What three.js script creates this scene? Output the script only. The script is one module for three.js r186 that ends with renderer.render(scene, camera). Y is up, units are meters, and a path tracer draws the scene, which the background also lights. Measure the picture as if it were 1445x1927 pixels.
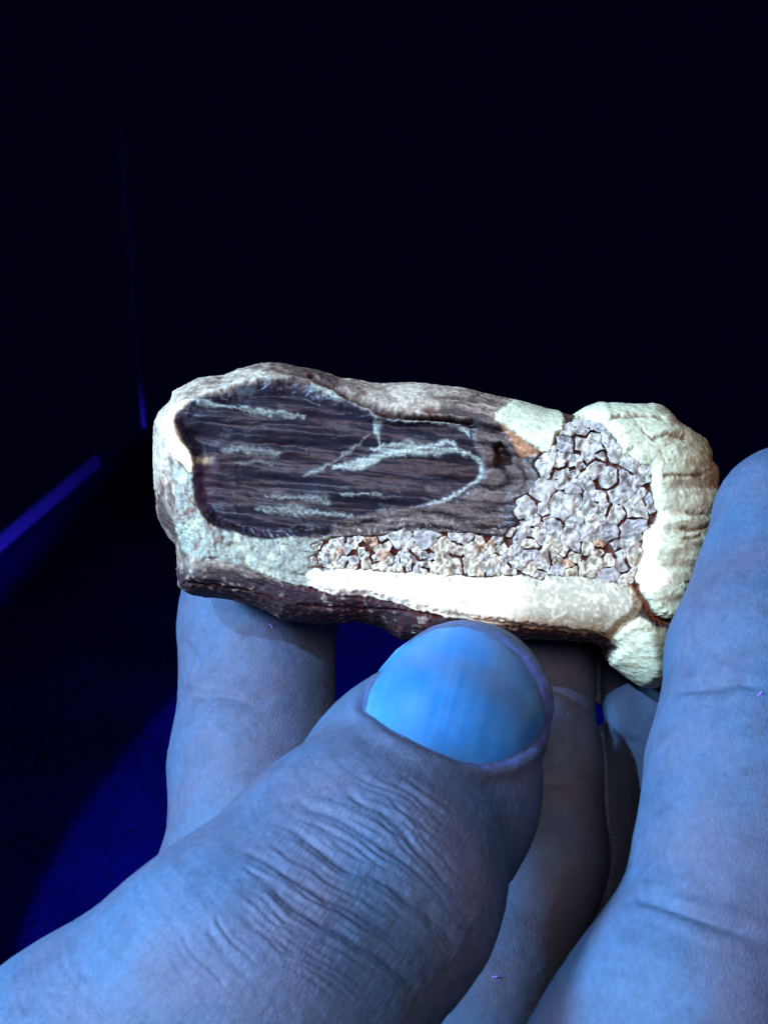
import * as THREE from 'three';

// ------------------------------------------------------------------ camera, lamps, exposure
const MM = 0.001;                                   // the specimen and the hand are modelled in millimetres
const F = 2900, CX = 722.5, CY = 963.5;             // lens of the photograph in its pixels
const DIST = 152.6;                                 // lens to the middle of the specimen, mm
const PITCH = THREE.MathUtils.degToRad(29);         // the lens looks down into the corner
const scene = new THREE.Scene();
scene.background = new THREE.Color().setRGB(0.0002, 0.0002, 0.0052);
const camera = new THREE.PerspectiveCamera(2 * THREE.MathUtils.radToDeg(Math.atan(963.5 / F)), 767 / 1024, 0.01, 20);
const CAM_Y = 0.25;                                 // lens above the table
camera.position.set(0, CAM_Y, 0);
camera.rotation.set(-PITCH, 0, 0);
camera.updateMatrixWorld();
camera.focus = DIST * MM;
camera.userData.fStop = camera.getFocalLength() / 0.6;   // 0.6 mm of aperture
const renderer = new THREE.WebGLRenderer({ antialias: true });
renderer.toneMapping = THREE.LinearToneMapping;
renderer.toneMappingExposure = 1;
renderer.shadowMap.enabled = true;

// a frame in millimetres whose x / y run along the photograph, z towards the lens, origin on the specimen
const toWorld = (x, y, z) => new THREE.Vector3(x * MM, y * MM, (z - DIST) * MM).applyMatrix4(camera.matrixWorld);
const inHandFrame = (o) => { o.position.copy(toWorld(0, 0, 0)); o.rotation.set(-PITCH, 0, 0); return o; };
const L = (px, py, z) => [(px - CX) * (DIST - z) / F, (CY - py) * (DIST - z) / F, z];
const onTable = (px, py) => {                       // where the ray of a pixel meets the table
  const d = new THREE.Vector3((px - CX) / F, (CY - py) / F, -1).transformDirection(camera.matrixWorld);
  return camera.position.clone().addScaledVector(d, -CAM_Y / d.y);
};

// ultraviolet torch up to the left in front of the hand; its beam leaves a round pool on the table
{
  // the torch up to the left, and the flash-light of the viewer whose sharp round pool lies on the table
  const torchAt = [[-0.2642, 0.0859, -0.0599], [-0.1390, 0.1582, 0.0164]].map(([x, y, z]) => new THREE.Vector3(x, CAM_Y + y, z)), aim = new THREE.Vector3(-0.0266, CAM_Y - 0.0677, -0.1361);
  for (const [name, from, power, half, blur, soft, target] of [['torch_light', torchAt[0], 1.4, 19, 0.35, 1.5, toWorld(4, -17, 8)], ['pool_light', torchAt[1], 0.52, 15.9, 0.03, 0.08, aim]]) {
    const torch = new THREE.SpotLight(new THREE.Color().setRGB(0.36, 0.62, 1.0), power, 0, THREE.MathUtils.degToRad(half), blur, 2);
    torch.position.copy(from); torch.target.position.copy(target);
    torch.castShadow = true; torch.shadow.radius = soft; torch.name = name;
    scene.add(torch, torch.target);
  }
}
// weak warm lamp above the lens, shaded so that it reaches the hand only
{
  const fill = new THREE.SpotLight(new THREE.Color().setRGB(1.0, 0.68, 0.62), 0.36, 0, THREE.MathUtils.degToRad(10.8), 0.3, 2);
  fill.position.copy(toWorld(-4, 70, 320)); fill.target.position.copy(toWorld(5, -22, 0)); fill.castShadow = true; fill.shadow.radius = 3; fill.name = 'warm_light';
  scene.add(fill, fill.target);
}
// narrow blue beam of a second lamp beyond the left edge: it grazes the strip at the foot of the wall
{
  const p = new THREE.SpotLight(new THREE.Color().setRGB(0.03, 0.02, 1.0), 0.30, 0, THREE.MathUtils.degToRad(6.5), 1, 2), foot = onTable(0, 1030);
  p.position.copy(foot).add(new THREE.Vector3(-0.355 * 0.15 + 0.036, 0.008, 0.935 * 0.15 + 0.014)); p.target.position.copy(onTable(10, 1022)); p.target.position.y = 0.004;
  p.castShadow = true; p.name = 'side_light'; p.shadow.radius = 0.15;
  scene.add(p, p.target);
  const g = new THREE.PointLight(new THREE.Color().setRGB(0.10, 0.05, 1.0), 0.0016, 0, 2);
  g.position.copy(p.position); g.position.y = 0.085; g.castShadow = true; g.shadow.radius = 0.3; g.name = 'side_glow';
  scene.add(g);
}

// ------------------------------------------------------------------ helpers
let seed = 7;
const rnd = () => { seed = (seed * 1664525 + 1013904223) >>> 0; return seed / 4294967296; };
const PERM = new Uint8Array(512);
{ const p = [...Array(256).keys()]; for (let i = 255; i > 0; i--) { const j = Math.floor(rnd() * (i + 1)); [p[i], p[j]] = [p[j], p[i]]; } for (let i = 0; i < 512; i++) PERM[i] = p[i & 255]; }
const GR = new Float32Array(256); for (let i = 0; i < 256; i++) GR[i] = rnd() * 2 - 1;
function n3(x, y, z) {                               // value noise with a smooth curve, -1 .. 1
  const X = Math.floor(x), Y = Math.floor(y), Z = Math.floor(z);
  let fx = x - X, fy = y - Y, fz = z - Z;
  fx = fx * fx * (3 - 2 * fx); fy = fy * fy * (3 - 2 * fy); fz = fz * fz * (3 - 2 * fz);
  const x0 = X & 255, x1 = (X + 1) & 255, y0 = Y & 255, y1 = (Y + 1) & 255, z0 = Z & 255, z1 = (Z + 1) & 255;
  const a = PERM[x0], b = PERM[x1];
  const aa = PERM[a + y0], ab = PERM[a + y1], ba = PERM[b + y0], bb = PERM[b + y1];
  const l = (p, q, t) => p + (q - p) * t;
  return l(l(l(GR[PERM[aa + z0]], GR[PERM[ba + z0]], fx), l(GR[PERM[ab + z0]], GR[PERM[bb + z0]], fx), fy),
    l(l(GR[PERM[aa + z1]], GR[PERM[ba + z1]], fx), l(GR[PERM[ab + z1]], GR[PERM[bb + z1]], fx), fy), fz);
}
function fbm(x, y, z, o = 4) { let s = 0, a = 0.5; for (let i = 0; i < o; i++) { s += a * n3(x, y, z); x = x * 2.03 + 17.1; y = y * 2.03 + 5.3; z = z * 2.03 + 9.7; a *= 0.5; } return s; }
const h2 = (x, y) => { const s = Math.sin(x * 127.1 + y * 311.7) * 43758.5453; return s - Math.floor(s); };
function cells(x, y) {                               // [nearest, second - nearest, id]
  const X = Math.floor(x), Y = Math.floor(y); let d1 = 9, d2 = 9, id = 0;
  for (let j = -1; j <= 1; j++) for (let i = -1; i <= 1; i++) {
    const cx = X + i + h2(X + i, Y + j), cy = Y + j + h2(Y + j + 51.3, X + i + 7.7), d = Math.hypot(cx - x, cy - y);
    if (d < d1) { d2 = d1; d1 = d; id = h2(X + i + 3.3, Y + j + 9.1); } else if (d < d2) d2 = d;
  }
  return [d1, d2 - d1, id];
}
const clamp = (x, a = 0, b = 1) => x < a ? a : x > b ? b : x;
const ss = (a, b, x) => { const t = clamp((x - a) / (b - a)); return t * t * (3 - 2 * t); };
const mix = (a, b, t) => a + (b - a) * t;
function polyBox(p) { let a = 1e9, b = 1e9, c = -1e9, d = -1e9; for (const [x, y] of p) { a = Math.min(a, x); b = Math.min(b, y); c = Math.max(c, x); d = Math.max(d, y); } return [a, b, c, d]; }
function area(pts) { const p = pts.slice(); p.box = polyBox(p); return p; }
function sd(p, x, y, far = 60) {                     // signed distance to a polygon, inside negative
  const b = p.box; if (x < b[0] - far || x > b[2] + far || y < b[1] - far || y > b[3] + far) return far;
  let d = 1e9, s = 1;
  for (let i = 0, j = p.length - 1; i < p.length; j = i++) {
    const ex = p[j][0] - p[i][0], ey = p[j][1] - p[i][1], wx = x - p[i][0], wy = y - p[i][1];
    const t = clamp((wx * ex + wy * ey) / (ex * ex + ey * ey)), bx = wx - ex * t, by = wy - ey * t;
    d = Math.min(d, bx * bx + by * by);
    const c1 = y >= p[i][1], c2 = y < p[j][1], c3 = ex * wy > ey * wx;
    if ((c1 && c2 && c3) || (!c1 && !c2 && !c3)) s = -s;
  }
  return s * Math.sqrt(d);
}
function line(pts, w) { const p = pts.slice(); p.box = polyBox(p); p.w = w; return p; }
const lo3 = [0, 0, 0];
function ld(p, x, y, far = 40) {                     // [distance, side, place along 0..1] to a polyline
  const b = p.box; if (x < b[0] - far || x > b[2] + far || y < b[1] - far || y > b[3] + far) { lo3[0] = far; lo3[1] = 1; lo3[2] = 0; return lo3; }
  let d = 1e9, side = 1, at = 0;
  for (let i = 0; i + 1 < p.length; i++) {
    const ex = p[i + 1][0] - p[i][0], ey = p[i + 1][1] - p[i][1], wx = x - p[i][0], wy = y - p[i][1];
    const t = clamp((wx * ex + wy * ey) / (ex * ex + ey * ey)), bx = wx - ex * t, by = wy - ey * t, q = bx * bx + by * by;
    if (q < d) { d = q; side = ex * wy - ey * wx > 0 ? 1 : -1; at = (i + t) / (p.length - 1); }
  }
  lo3[0] = Math.sqrt(d); lo3[1] = side; lo3[2] = at; return lo3;
}
// naive surface nets of an implicit solid
function surfaceNets(f, lo, hi, c) {
  const nx = Math.ceil((hi[0] - lo[0]) / c) + 1, ny = Math.ceil((hi[1] - lo[1]) / c) + 1, nz = Math.ceil((hi[2] - lo[2]) / c) + 1;
  const v = new Float32Array(nx * ny * nz), at = (i, j, k) => i + nx * (j + ny * k);
  for (let k = 0; k < nz; k++) for (let j = 0; j < ny; j++) {
    for (let i = 0; i < nx;) {
      const d = f(lo[0] + i * c, lo[1] + j * c, lo[2] + k * c); v[at(i, j, k)] = d; i++;
      let skip = Math.floor((Math.abs(d) * 0.8 - 2 * c) / c);     // far from the surface nothing changes sign
      while (skip-- > 0 && i < nx) { v[at(i, j, k)] = d; i++; }
    }
  }
  const id = new Int32Array(nx * ny * nz).fill(-1), pos = [], idx = [];
  for (let k = 0; k < nz - 1; k++) for (let j = 0; j < ny - 1; j++) for (let i = 0; i < nx - 1; i++) {
    let n = 0, x = 0, y = 0, z = 0, m = 0; const g = [];
    for (let q = 0; q < 8; q++) { const w = v[at(i + (q & 1), j + ((q >> 1) & 1), k + (q >> 2))]; g.push(w); if (w < 0) m |= 1 << q; }
    if (m === 0 || m === 255) continue;
    for (let q = 0; q < 8; q++) for (const b of [1, 2, 4]) if (!(q & b)) {
      const r = q | b, A = g[q], B = g[r]; if ((A < 0) === (B < 0)) continue;
      const t = A / (A - B); n++;
      x += (q & 1) + t * ((r & 1) - (q & 1)); y += ((q >> 1) & 1) + t * (((r >> 1) & 1) - ((q >> 1) & 1)); z += (q >> 2) + t * ((r >> 2) - (q >> 2));
    }
    id[at(i, j, k)] = pos.length / 3;
    pos.push(lo[0] + (i + x / n) * c, lo[1] + (j + y / n) * c, lo[2] + (k + z / n) * c);
  }
  const quad = (a, b, c2, d, flip) => { if (a < 0 || b < 0 || c2 < 0 || d < 0) return; flip ? idx.push(a, c2, b, b, c2, d) : idx.push(a, b, c2, b, d, c2); };
  for (let k = 1; k < nz - 1; k++) for (let j = 1; j < ny - 1; j++) for (let i = 1; i < nx - 1; i++) {
    const s = v[at(i, j, k)] < 0;
    if (s !== v[at(i + 1, j, k)] < 0) quad(id[at(i, j - 1, k - 1)], id[at(i, j, k - 1)], id[at(i, j - 1, k)], id[at(i, j, k)], !s);
    if (s !== v[at(i, j + 1, k)] < 0) quad(id[at(i - 1, j, k - 1)], id[at(i - 1, j, k)], id[at(i, j, k - 1)], id[at(i, j, k)], !s);
    if (s !== v[at(i, j, k + 1)] < 0) quad(id[at(i - 1, j - 1, k)], id[at(i, j - 1, k)], id[at(i - 1, j, k)], id[at(i, j, k)], !s);
  }
  return { pos, idx };
}
function refine(m, wanted) {                         // splits edges whose middle is wanted; neighbours stay joined
  const { pos, idx } = m, out = [], seen = new Map(), S = pos.length / 3 + 1;
  const mid = (a, b) => {
    const key = a < b ? a * 4194304 + b : b * 4194304 + a; let q = seen.get(key);
    if (q === undefined) {
      const x = (pos[3 * a] + pos[3 * b]) / 2, y = (pos[3 * a + 1] + pos[3 * b + 1]) / 2, z = (pos[3 * a + 2] + pos[3 * b + 2]) / 2;
      q = -1; if (wanted(x, y, z)) { q = pos.length / 3; pos.push(x, y, z); } seen.set(key, q);
    }
    return q;
  };
  for (let t = 0; t < idx.length; t += 3) {
    let a = idx[t], b = idx[t + 1], c = idx[t + 2], p = mid(a, b), q = mid(b, c), r = mid(c, a);
    const n = (p >= 0) + (q >= 0) + (r >= 0);
    if (n === 0) out.push(a, b, c);
    else if (n === 3) out.push(a, p, r, p, b, q, r, q, c, p, q, r);
    else {
      while (!(p >= 0 && (n === 1 || q >= 0))) { [a, b, c] = [b, c, a]; [p, q, r] = [q, r, p]; }
      if (n === 1) out.push(a, p, c, p, b, c); else out.push(p, b, q, a, p, q, a, q, c);
    }
  }
  m.idx = out; return m;
}
function settle(m, f, steps = 2, e = 0.05) {          // moves every vertex onto the implicit surface
  const { pos } = m;
  for (let i = 0; i < pos.length; i += 3) for (let s = 0; s < steps; s++) {
    const x = pos[i], y = pos[i + 1], z = pos[i + 2], d = f(x, y, z);
    const gx = (f(x + e, y, z) - d) / e, gy = (f(x, y + e, z) - d) / e, gz = (f(x, y, z + e) - d) / e, g = gx * gx + gy * gy + gz * gz + 1e-6;
    const k = clamp(d / g, -0.6, 0.6); pos[i] -= k * gx; pos[i + 1] -= k * gy; pos[i + 2] -= k * gz;
  }
  return m;
}
function normalsOf(pos, idx) {
  const n = new Float32Array(pos.length);
  for (let t = 0; t < idx.length; t += 3) {
    const a = 3 * idx[t], b = 3 * idx[t + 1], c = 3 * idx[t + 2];
    const ux = pos[b] - pos[a], uy = pos[b + 1] - pos[a + 1], uz = pos[b + 2] - pos[a + 2], vx = pos[c] - pos[a], vy = pos[c + 1] - pos[a + 1], vz = pos[c + 2] - pos[a + 2];
    const x = uy * vz - uz * vy, y = uz * vx - ux * vz, z = ux * vy - uy * vx;
    for (const o of [a, b, c]) { n[o] += x; n[o + 1] += y; n[o + 2] += z; }
  }
  for (let i = 0; i < n.length; i += 3) { const l = Math.hypot(n[i], n[i + 1], n[i + 2]) || 1; n[i] /= l; n[i + 1] /= l; n[i + 2] /= l; }
  return n;
}
function geometry(pos, nor, col, idx, uv) {
  const g = new THREE.BufferGeometry();
  g.setAttribute('position', new THREE.BufferAttribute(Float32Array.from(pos, (v) => v * MM), 3));
  if (nor) g.setAttribute('normal', new THREE.BufferAttribute(Float32Array.from(nor), 3));
  if (col) g.setAttribute('color', new THREE.BufferAttribute(Float32Array.from(col), 3));
  if (uv) g.setAttribute('uv', new THREE.BufferAttribute(Float32Array.from(uv), 2));
  g.setIndex(idx.length && pos.length / 3 > 65535 ? new THREE.BufferAttribute(Uint32Array.from(idx), 1) : Array.from(idx));
  if (!nor) g.computeVertexNormals();
  return g;
}
function mesh(name, g, m, parent) { const o = new THREE.Mesh(g, m); o.name = name; o.castShadow = o.receiveShadow = true; parent.add(o); return o; }
// base colour of a surface from how it looks under the bluish lamp (sRGB 0-255)
const LAMP_TINT = [1.1, 1.9, 3.0];
const lin = (c) => { c /= 255; return c <= 0.04045 ? c / 12.92 : ((c + 0.055) / 1.055) ** 2.4; };
const under = (r, g, b) => [lin(r) / LAMP_TINT[0], lin(g) / LAMP_TINT[1], lin(b) / LAMP_TINT[2]].map((v) => Math.min(v, 0.92));

// ------------------------------------------------------------------ the dark table
const dark = (r, g, b, rough = 0.95, spec = 0) => new THREE.MeshPhysicalMaterial({ color: new THREE.Color().setRGB(r, g, b), roughness: rough, specularIntensity: spec });
const corner = onTable(270, 800), leftEnd = onTable(0, 1030);
const along = leftEnd.clone().sub(corner).normalize();              // left wall runs towards the viewer
const across = new THREE.Vector3(-along.z, 0, along.x); if (across.x < 0) across.negate();
const yaw = Math.atan2(-along.z, along.x);
function noiseTexture(n, fn) {
  const d = new Uint8Array(n * n * 4);
  for (let j = 0; j < n; j++) for (let i = 0; i < n; i++) { const v = clamp(fn(i / n, j / n)) * 255; d.set([v, v, v, 255], 4 * (j * n + i)); }
  const t = new THREE.DataTexture(d, n, n); t.wrapS = t.wrapT = THREE.RepeatWrapping; t.magFilter = THREE.LinearFilter; t.minFilter = THREE.LinearMipmapLinearFilter; t.generateMipmaps = true; t.needsUpdate = true; return t;
}
const speck = noiseTexture(512, (u, v) => 0.62 + 0.5 * n3(u * 200, v * 200, 3) * n3(u * 90, v * 90, 8) + 0.35 * fbm(u * 9, v * 9, 1, 4));
{
  const tableMat = new THREE.MeshPhysicalMaterial({ color: new THREE.Color().setRGB(0.0040, 0.0036, 0.222), roughness: 0.95, specularIntensity: 0, map: (() => { const t = speck.clone(); t.repeat.set(8, 8); return t; })() });
  const slab = mesh('tabletop', new THREE.BoxGeometry(1.6, 0.03, 1.6), tableMat, scene);
  slab.rotation.y = yaw; slab.position.copy(corner).addScaledVector(along, 0.8 - 0.004).addScaledVector(across, 0.8 - 0.004); slab.position.y = -0.015;
  slab.userData = { kind: 'structure', label: 'dark tabletop that takes the round blue pool of light', category: 'tabletop' };
  // moulded strip along the left edge of the table, and the thin post on its corner
  const prof = new THREE.Shape(); prof.moveTo(0, 0); prof.lineTo(0.003, 0); prof.quadraticCurveTo(0.0029, 0.0031, 0.0012, 0.0043); prof.lineTo(0, 0.0043); prof.closePath();
  const strip = mesh('skirting_strip', new THREE.ExtrudeGeometry(prof, { depth: 0.3, bevelEnabled: false, curveSegments: 8 }), dark(0.26, 0.26, 0.28, 0.6, 0.2), scene);
  const basis = new THREE.Matrix4().makeBasis(across, new THREE.Vector3(0, 1, 0), along); if (basis.determinant() < 0) throw new Error('basis');
  strip.setRotationFromMatrix(basis); strip.position.copy(corner).addScaledVector(along, 0.036); strip.position.y = 0.001;
  strip.userData = { label: 'pale moulded strip along the edge of the dark table, lit blue', category: 'moulding' };
  const bead = mesh('corner_post', new THREE.CylinderGeometry(0.0010, 0.0010, 0.111, 10), dark(0.55, 0.55, 0.55, 0.6, 0.2), scene);
  bead.position.copy(corner).addScaledVector(along, 0.0012).addScaledVector(across, 0.0012); bead.position.y = 0.0555;
  bead.userData = { label: 'thin upright post faintly lit at the corner of the dark table', category: 'post' };
}

// ------------------------------------------------------------------ the specimen
const ZC = -6, ZF = 7.5, ZB = 9;                     // its middle plane and its depth to the front and to the back, mm
const SO = (DIST - ZC) / F, SF = (DIST - 1) / F;     // mm per photograph pixel at the outline and on the front face
const OUT_PX = [[293.5, 805], [296.6, 792], [307, 772], [324, 757], [330, 738], [350, 727], [371, 714.6], [396, 710], [423, 707], [452, 695], [483, 685.6], [510, 681.4], [533, 682.5], [560, 689], [601, 696], [622, 704], [643, 712], [664, 714], [693, 721], [716, 723], [753, 723], [788, 723], [860, 730], [881, 733], [929, 744.6], [969, 754], [1006, 765], [1027, 771], [1060, 777], [1091, 783], [1108, 775], [1127, 768], [1163, 769], [1225, 773], [1252, 781], [1271, 800], [1296, 821], [1314, 837], [1327, 856], [1332, 881], [1337, 904], [1345, 937], [1351, 968], [1352, 999], [1350, 1030], [1344, 1062], [1334, 1110], [1318, 1150], [1296, 1185], [1274, 1212], [1266, 1232], [1264, 1253], [1251, 1276], [1226, 1285], [1205, 1282], [1184, 1268], [1160, 1249], [1139, 1234], [1134, 1218], [1112, 1206], [1060, 1202], [997, 1201], [950, 1206], [880, 1212], [800, 1213], [747, 1200], [732, 1189], [714, 1179], [693, 1175], [672, 1169], [643, 1173], [612, 1172], [570, 1170], [529, 1164], [504, 1150], [487, 1144], [456, 1134], [425, 1126], [390, 1123], [363, 1118], [348, 1110], [339, 1100], [336, 1079], [336, 1048], [332, 1025], [319, 1011], [305, 988], [298, 971], [295, 942], [292, 915], [293, 857]];
const OUT = area(OUT_PX.map(([x, y]) => [(x - CX) * SO, (CY - y) * SO]));
const grid = (() => {                                // outline distance, sampled once
  const c = 0.25, lo = [OUT.box[0] - 3, OUT.box[1] - 3], nx = Math.ceil((OUT.box[2] - OUT.box[0] + 6) / c) + 2, ny = Math.ceil((OUT.box[3] - OUT.box[1] + 6) / c) + 2, v = new Float32Array(nx * ny);
  for (let j = 0; j < ny; j++) for (let i = 0; i < nx; i++) v[i + nx * j] = sd(OUT, lo[0] + i * c, lo[1] + j * c);
  return (x, y) => { const a = clamp((x - lo[0]) / c, 0, nx - 1.001), b = clamp((y - lo[1]) / c, 0, ny - 1.001), i = a | 0, j = b | 0, s = a - i, t = b - j, k = i + nx * j; return mix(mix(v[k], v[k + 1], s), mix(v[k + nx], v[k + nx + 1], s), t); };
})();
function stoneSolid(x, y, z) {
  const d = grid(x, y);
  const rim = 4.2 + 3.2 * ss(18, 30, x) ;            // the right end is rounder
  const q = Math.max(0, 1 + d / rim), w = z > ZC ? (z - ZC) / ZF : (ZC - z) / ZB;
  return (Math.sqrt(q * q + w * w) - 1) * Math.min(rim, ZF);
}
// areas and lines of the front face, in photograph pixels
const WOOD = area([[334, 782], [330, 794], [332, 807], [342, 828], [357, 846], [367, 871], [369, 886], [363, 898], [366, 919], [371, 950], [374, 957], [380, 971], [396, 986], [425, 998], [467, 1009], [508, 1013], [564, 1012], [632, 1012], [676, 1009], [714, 1008], [757, 1002], [830, 1003], [882, 1003], [945, 1011], [958, 996], [980, 985], [964, 966], [984, 955], [968, 940], [986, 931], [998, 928], [1020, 910], [1010, 883], [1004, 872], [1020, 853], [973, 816], [944, 795], [927, 797], [888, 789], [840, 784], [788, 783], [747, 783], [722, 775], [703, 772], [689, 766], [649, 753], [612, 741], [581, 722], [550, 714], [487, 713], [440, 722], [404, 737], [373, 750], [350, 764], [336, 779]]);
const VEIN = area([[357, 753], [332, 759], [319, 774], [308, 790], [307, 803], [314, 823], [321, 848], [330, 863], [348, 876], [357, 890], [365, 890], [367, 875], [357, 847], [342, 828], [332, 806], [331, 792], [337, 780], [350, 764], [364, 753]]);
const CHALK = area([[322, 877], [345, 880], [364, 897], [366, 919], [371, 950], [380, 971], [396, 986], [425, 998], [467, 1009], [508, 1013], [650, 1014], [640, 1050], [620, 1070], [600, 1095], [580, 1104], [529, 1098], [487, 1081], [467, 1064], [425, 1055], [379, 1052], [336, 1036], [326, 1012], [328, 972], [334, 940]]);
const BED = area([[1004, 872], [1020, 853], [1033, 852], [1043, 833], [1045, 816], [1060, 808], [1065, 789], [1091, 782], [1111, 786], [1136, 794], [1148, 812], [1161, 829], [1169, 854], [1182, 856], [1200, 873], [1223, 877], [1223, 906], [1225, 937], [1236, 968], [1229, 987], [1209, 995], [1205, 1014], [1209, 1041], [1197, 1068], [1193, 1093], [1176, 1100], [1143, 1094], [1101, 1086], [1060, 1083], [1027, 1080], [1019, 1089], [982, 1081], [920, 1086], [851, 1082], [819, 1079], [747, 1077], [672, 1071], [581, 1069], [606, 1064], [580, 1052], [604, 1040], [586, 1026], [622, 1012], [676, 1009], [714, 1008], [757, 1002], [830, 1003], [882, 1003], [945, 1011], [958, 996], [980, 985], [964, 966], [984, 955], [968, 940], [986, 931], [998, 928], [1020, 910], [1010, 883]]);
const BAND = area([[573, 1082], [590, 1071], [612, 1075], [640, 1068], [672, 1073], [747, 1077], [819, 1079], [851, 1082], [920, 1086], [982, 1081], [1019, 1090], [1027, 1080], [1060, 1083], [1101, 1085], [1143, 1093], [1176, 1099], [1193, 1104], [1203, 1124], [1203, 1145], [1189, 1166], [1168, 1176], [1151, 1199], [1112, 1195], [1060, 1187], [986, 1179], [949, 1175], [882, 1165], [832, 1158], [780, 1146], [736, 1133], [689, 1123], [653, 1121], [628, 1120], [600, 1111], [581, 1100], [589, 1091]]);
const CAP = area([[1091, 782], [1111, 786], [1136, 794], [1148, 812], [1161, 829], [1169, 854], [1182, 856], [1200, 873], [1223, 877], [1223, 906], [1225, 937], [1236, 968], [1229, 987], [1209, 995], [1205, 1014], [1209, 1041], [1197, 1068], [1193, 1093], [1203, 1118], [1220, 1137], [1238, 1158], [1253, 1166], [1272, 1164], [1297, 1160], [1400, 1150], [1420, 950], [1360, 760], [1150, 730], [1100, 750]]);
const NODULE = area([[1151, 1199], [1168, 1176], [1189, 1166], [1203, 1158], [1226, 1178], [1247, 1181], [1259, 1185], [1282, 1180], [1340, 1185], [1300, 1320], [1190, 1320], [1158, 1250], [1164, 1235], [1172, 1222]]);
const WEDGE = area([[938, 791], [927, 776], [944, 770], [975, 745], [1030, 755], [1065, 765], [1066, 789], [1060, 808], [1045, 816], [1043, 833], [1033, 852], [1021, 851], [977, 820]]);
const TAN = area([[938, 793], [956, 824], [982, 862], [1018, 854], [977, 820]]);
const FIBRE = area([[620, 1012], [632, 985], [690, 968], [800, 952], [850, 944], [895, 920], [915, 885], [900, 850], [890, 815], [905, 790], [950, 800], [1020, 853], [1004, 872], [1020, 910], [977, 939], [970, 1005], [945, 1011], [757, 1003]]);
const PIT = area([[930, 838], [945, 832], [958, 846], [966, 872], [948, 878], [931, 876]]);
const WHITE_PATCH = area([[1210, 996], [1239, 985], [1240, 1010], [1233, 1062], [1253, 1079], [1253, 1095], [1230, 1108], [1218, 1120], [1201, 1112], [1194, 1091], [1198, 1068], [1211, 1041], [1206, 1014]]);
const MAUVE = area([[369, 880], [380, 855], [405, 858], [412, 880], [402, 910], [400, 950], [385, 972], [373, 955], [366, 915]]);
const streaks = [                                    // pale mineral lines in the wood: [line, half width, strength, patchiness]
  [line([[357, 757], [384, 756], [413, 759], [446, 767], [477, 772], [498, 776], [529, 777], [573, 784]]), 7, 0.8, 0.35],
  [line([[417, 848], [446, 844], [477, 847], [508, 853], [529, 855]]), 8, 0.42, 0.6],
  [line([[434, 869], [456, 871], [480, 869], [520, 872]]), 4, 0.35, 0.6],
  [line([[500, 935], [560, 934], [601, 939], [620, 947]]), 9, 0.5, 0.8],
  [line([[480, 958], [560, 960], [601, 965], [632, 966], [660, 971]]), 11, 0.55, 0.8],
  [line([[643, 929], [664, 931], [695, 928], [720, 931]]), 4, 0.5, 0.4],
  [line([[628, 880], [653, 875], [685, 871], [709, 863], [736, 853], [767, 851], [809, 849], [860, 850]]), 12, 1.0, 0.35],
  [line([[700, 845], [740, 838], [790, 842], [820, 838], [852, 831], [862, 846], [880, 858]]), 9, 0.95, 0.4],
  [line([[640, 745], [676, 760], [703, 771], [713, 786], [709, 807], [713, 824], [716, 840]]), 7, 0.7, 0.2],
  [line([[701, 813], [670, 838], [630, 866], [600, 884], [570, 894]]), 3.2, 0.42, 0.1],
  [line([[730, 788], [788, 790], [830, 795], [862, 799], [881, 812], [884, 825]]), 4.5, 0.72, 0.15],
  [line([[877, 854], [898, 864], [908, 880], [902, 901], [881, 916], [861, 928], [840, 939], [826, 946], [805, 950]]), 6.5, 0.85, 0.1],
  [line([[588, 722], [620, 737], [649, 748], [670, 757]]), 8, 0.8, 0.3],
  [line([[440, 716], [487, 708], [540, 708]]), 8, 0.55, 0.6],
  [line([[373, 744], [404, 730], [425, 720]]), 5, 0.6, 0.3],
];
const GROOVE = line([[585, 701], [630, 723], [659, 747], [693, 757], [710, 766], [738, 780], [788, 785], [860, 789], [890, 794]]);
const capCracks = [line([[1146, 790], [1204, 789], [1252, 795]]), line([[1208, 812], [1225, 831], [1256, 824], [1288, 828]]), line([[1244, 900], [1287, 898], [1320, 896]]), line([[1279, 997], [1325, 995]]), line([[1279, 1017], [1315, 1010]]), line([[1282, 1093], [1312, 1091]]), line([[1284, 1108], [1312, 1106]]), line([[1292, 965], [1330, 972]])];
const FISSURE = line([[1193, 1100], [1205, 1122], [1215, 1142], [1232, 1164], [1252, 1174], [1276, 1172], [1300, 1168], [1330, 1160]]);
const barkCracks = [line([[560, 1139], [632, 1144], [695, 1148], [747, 1150], [830, 1160]]), line([[487, 1081], [529, 1099], [575, 1106], [628, 1121], [689, 1125], [736, 1136], [780, 1149], [828, 1160]]), line([[379, 1052], [395, 1050], [402, 1051]]), line([[341, 1098], [400, 1103], [470, 1113]])];
const IDS = ['bark', 'wood_core', 'white_vein', 'pale_rind', 'grain_bed', 'calcite_band', 'end_cap', 'nodule', 'calcite_wedge'];
const C = {
  bark: under(112, 122, 124), barkDark: under(50, 48, 66), barkPale: under(190, 218, 228), wood: under(25, 27, 46), woodBlue: under(34, 42, 70), woodBrown: under(38, 38, 54), fibre: under(86, 94, 106),
  streak: under(172, 222, 246), vein: [0.92, 0.66, 0.40], veinCream: under(214, 240, 224), chalk: under(138, 178, 188), chalkDeep: under(102, 122, 136), rust: under(104, 66, 56), rustDeep: under(58, 32, 34),
  band: [0.90, 0.74, 0.50], bandBlue: under(172, 208, 212), bandYellow: under(182, 194, 162), cap: under(186, 230, 224), capBlue: under(196, 246, 246), capBrown: under(140, 150, 136), tan: under(160, 138, 116), mauve: under(72, 70, 108), black: under(20, 16, 24),
};
const out = { h: 0, c: [0, 0, 0], id: 0 };
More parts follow.
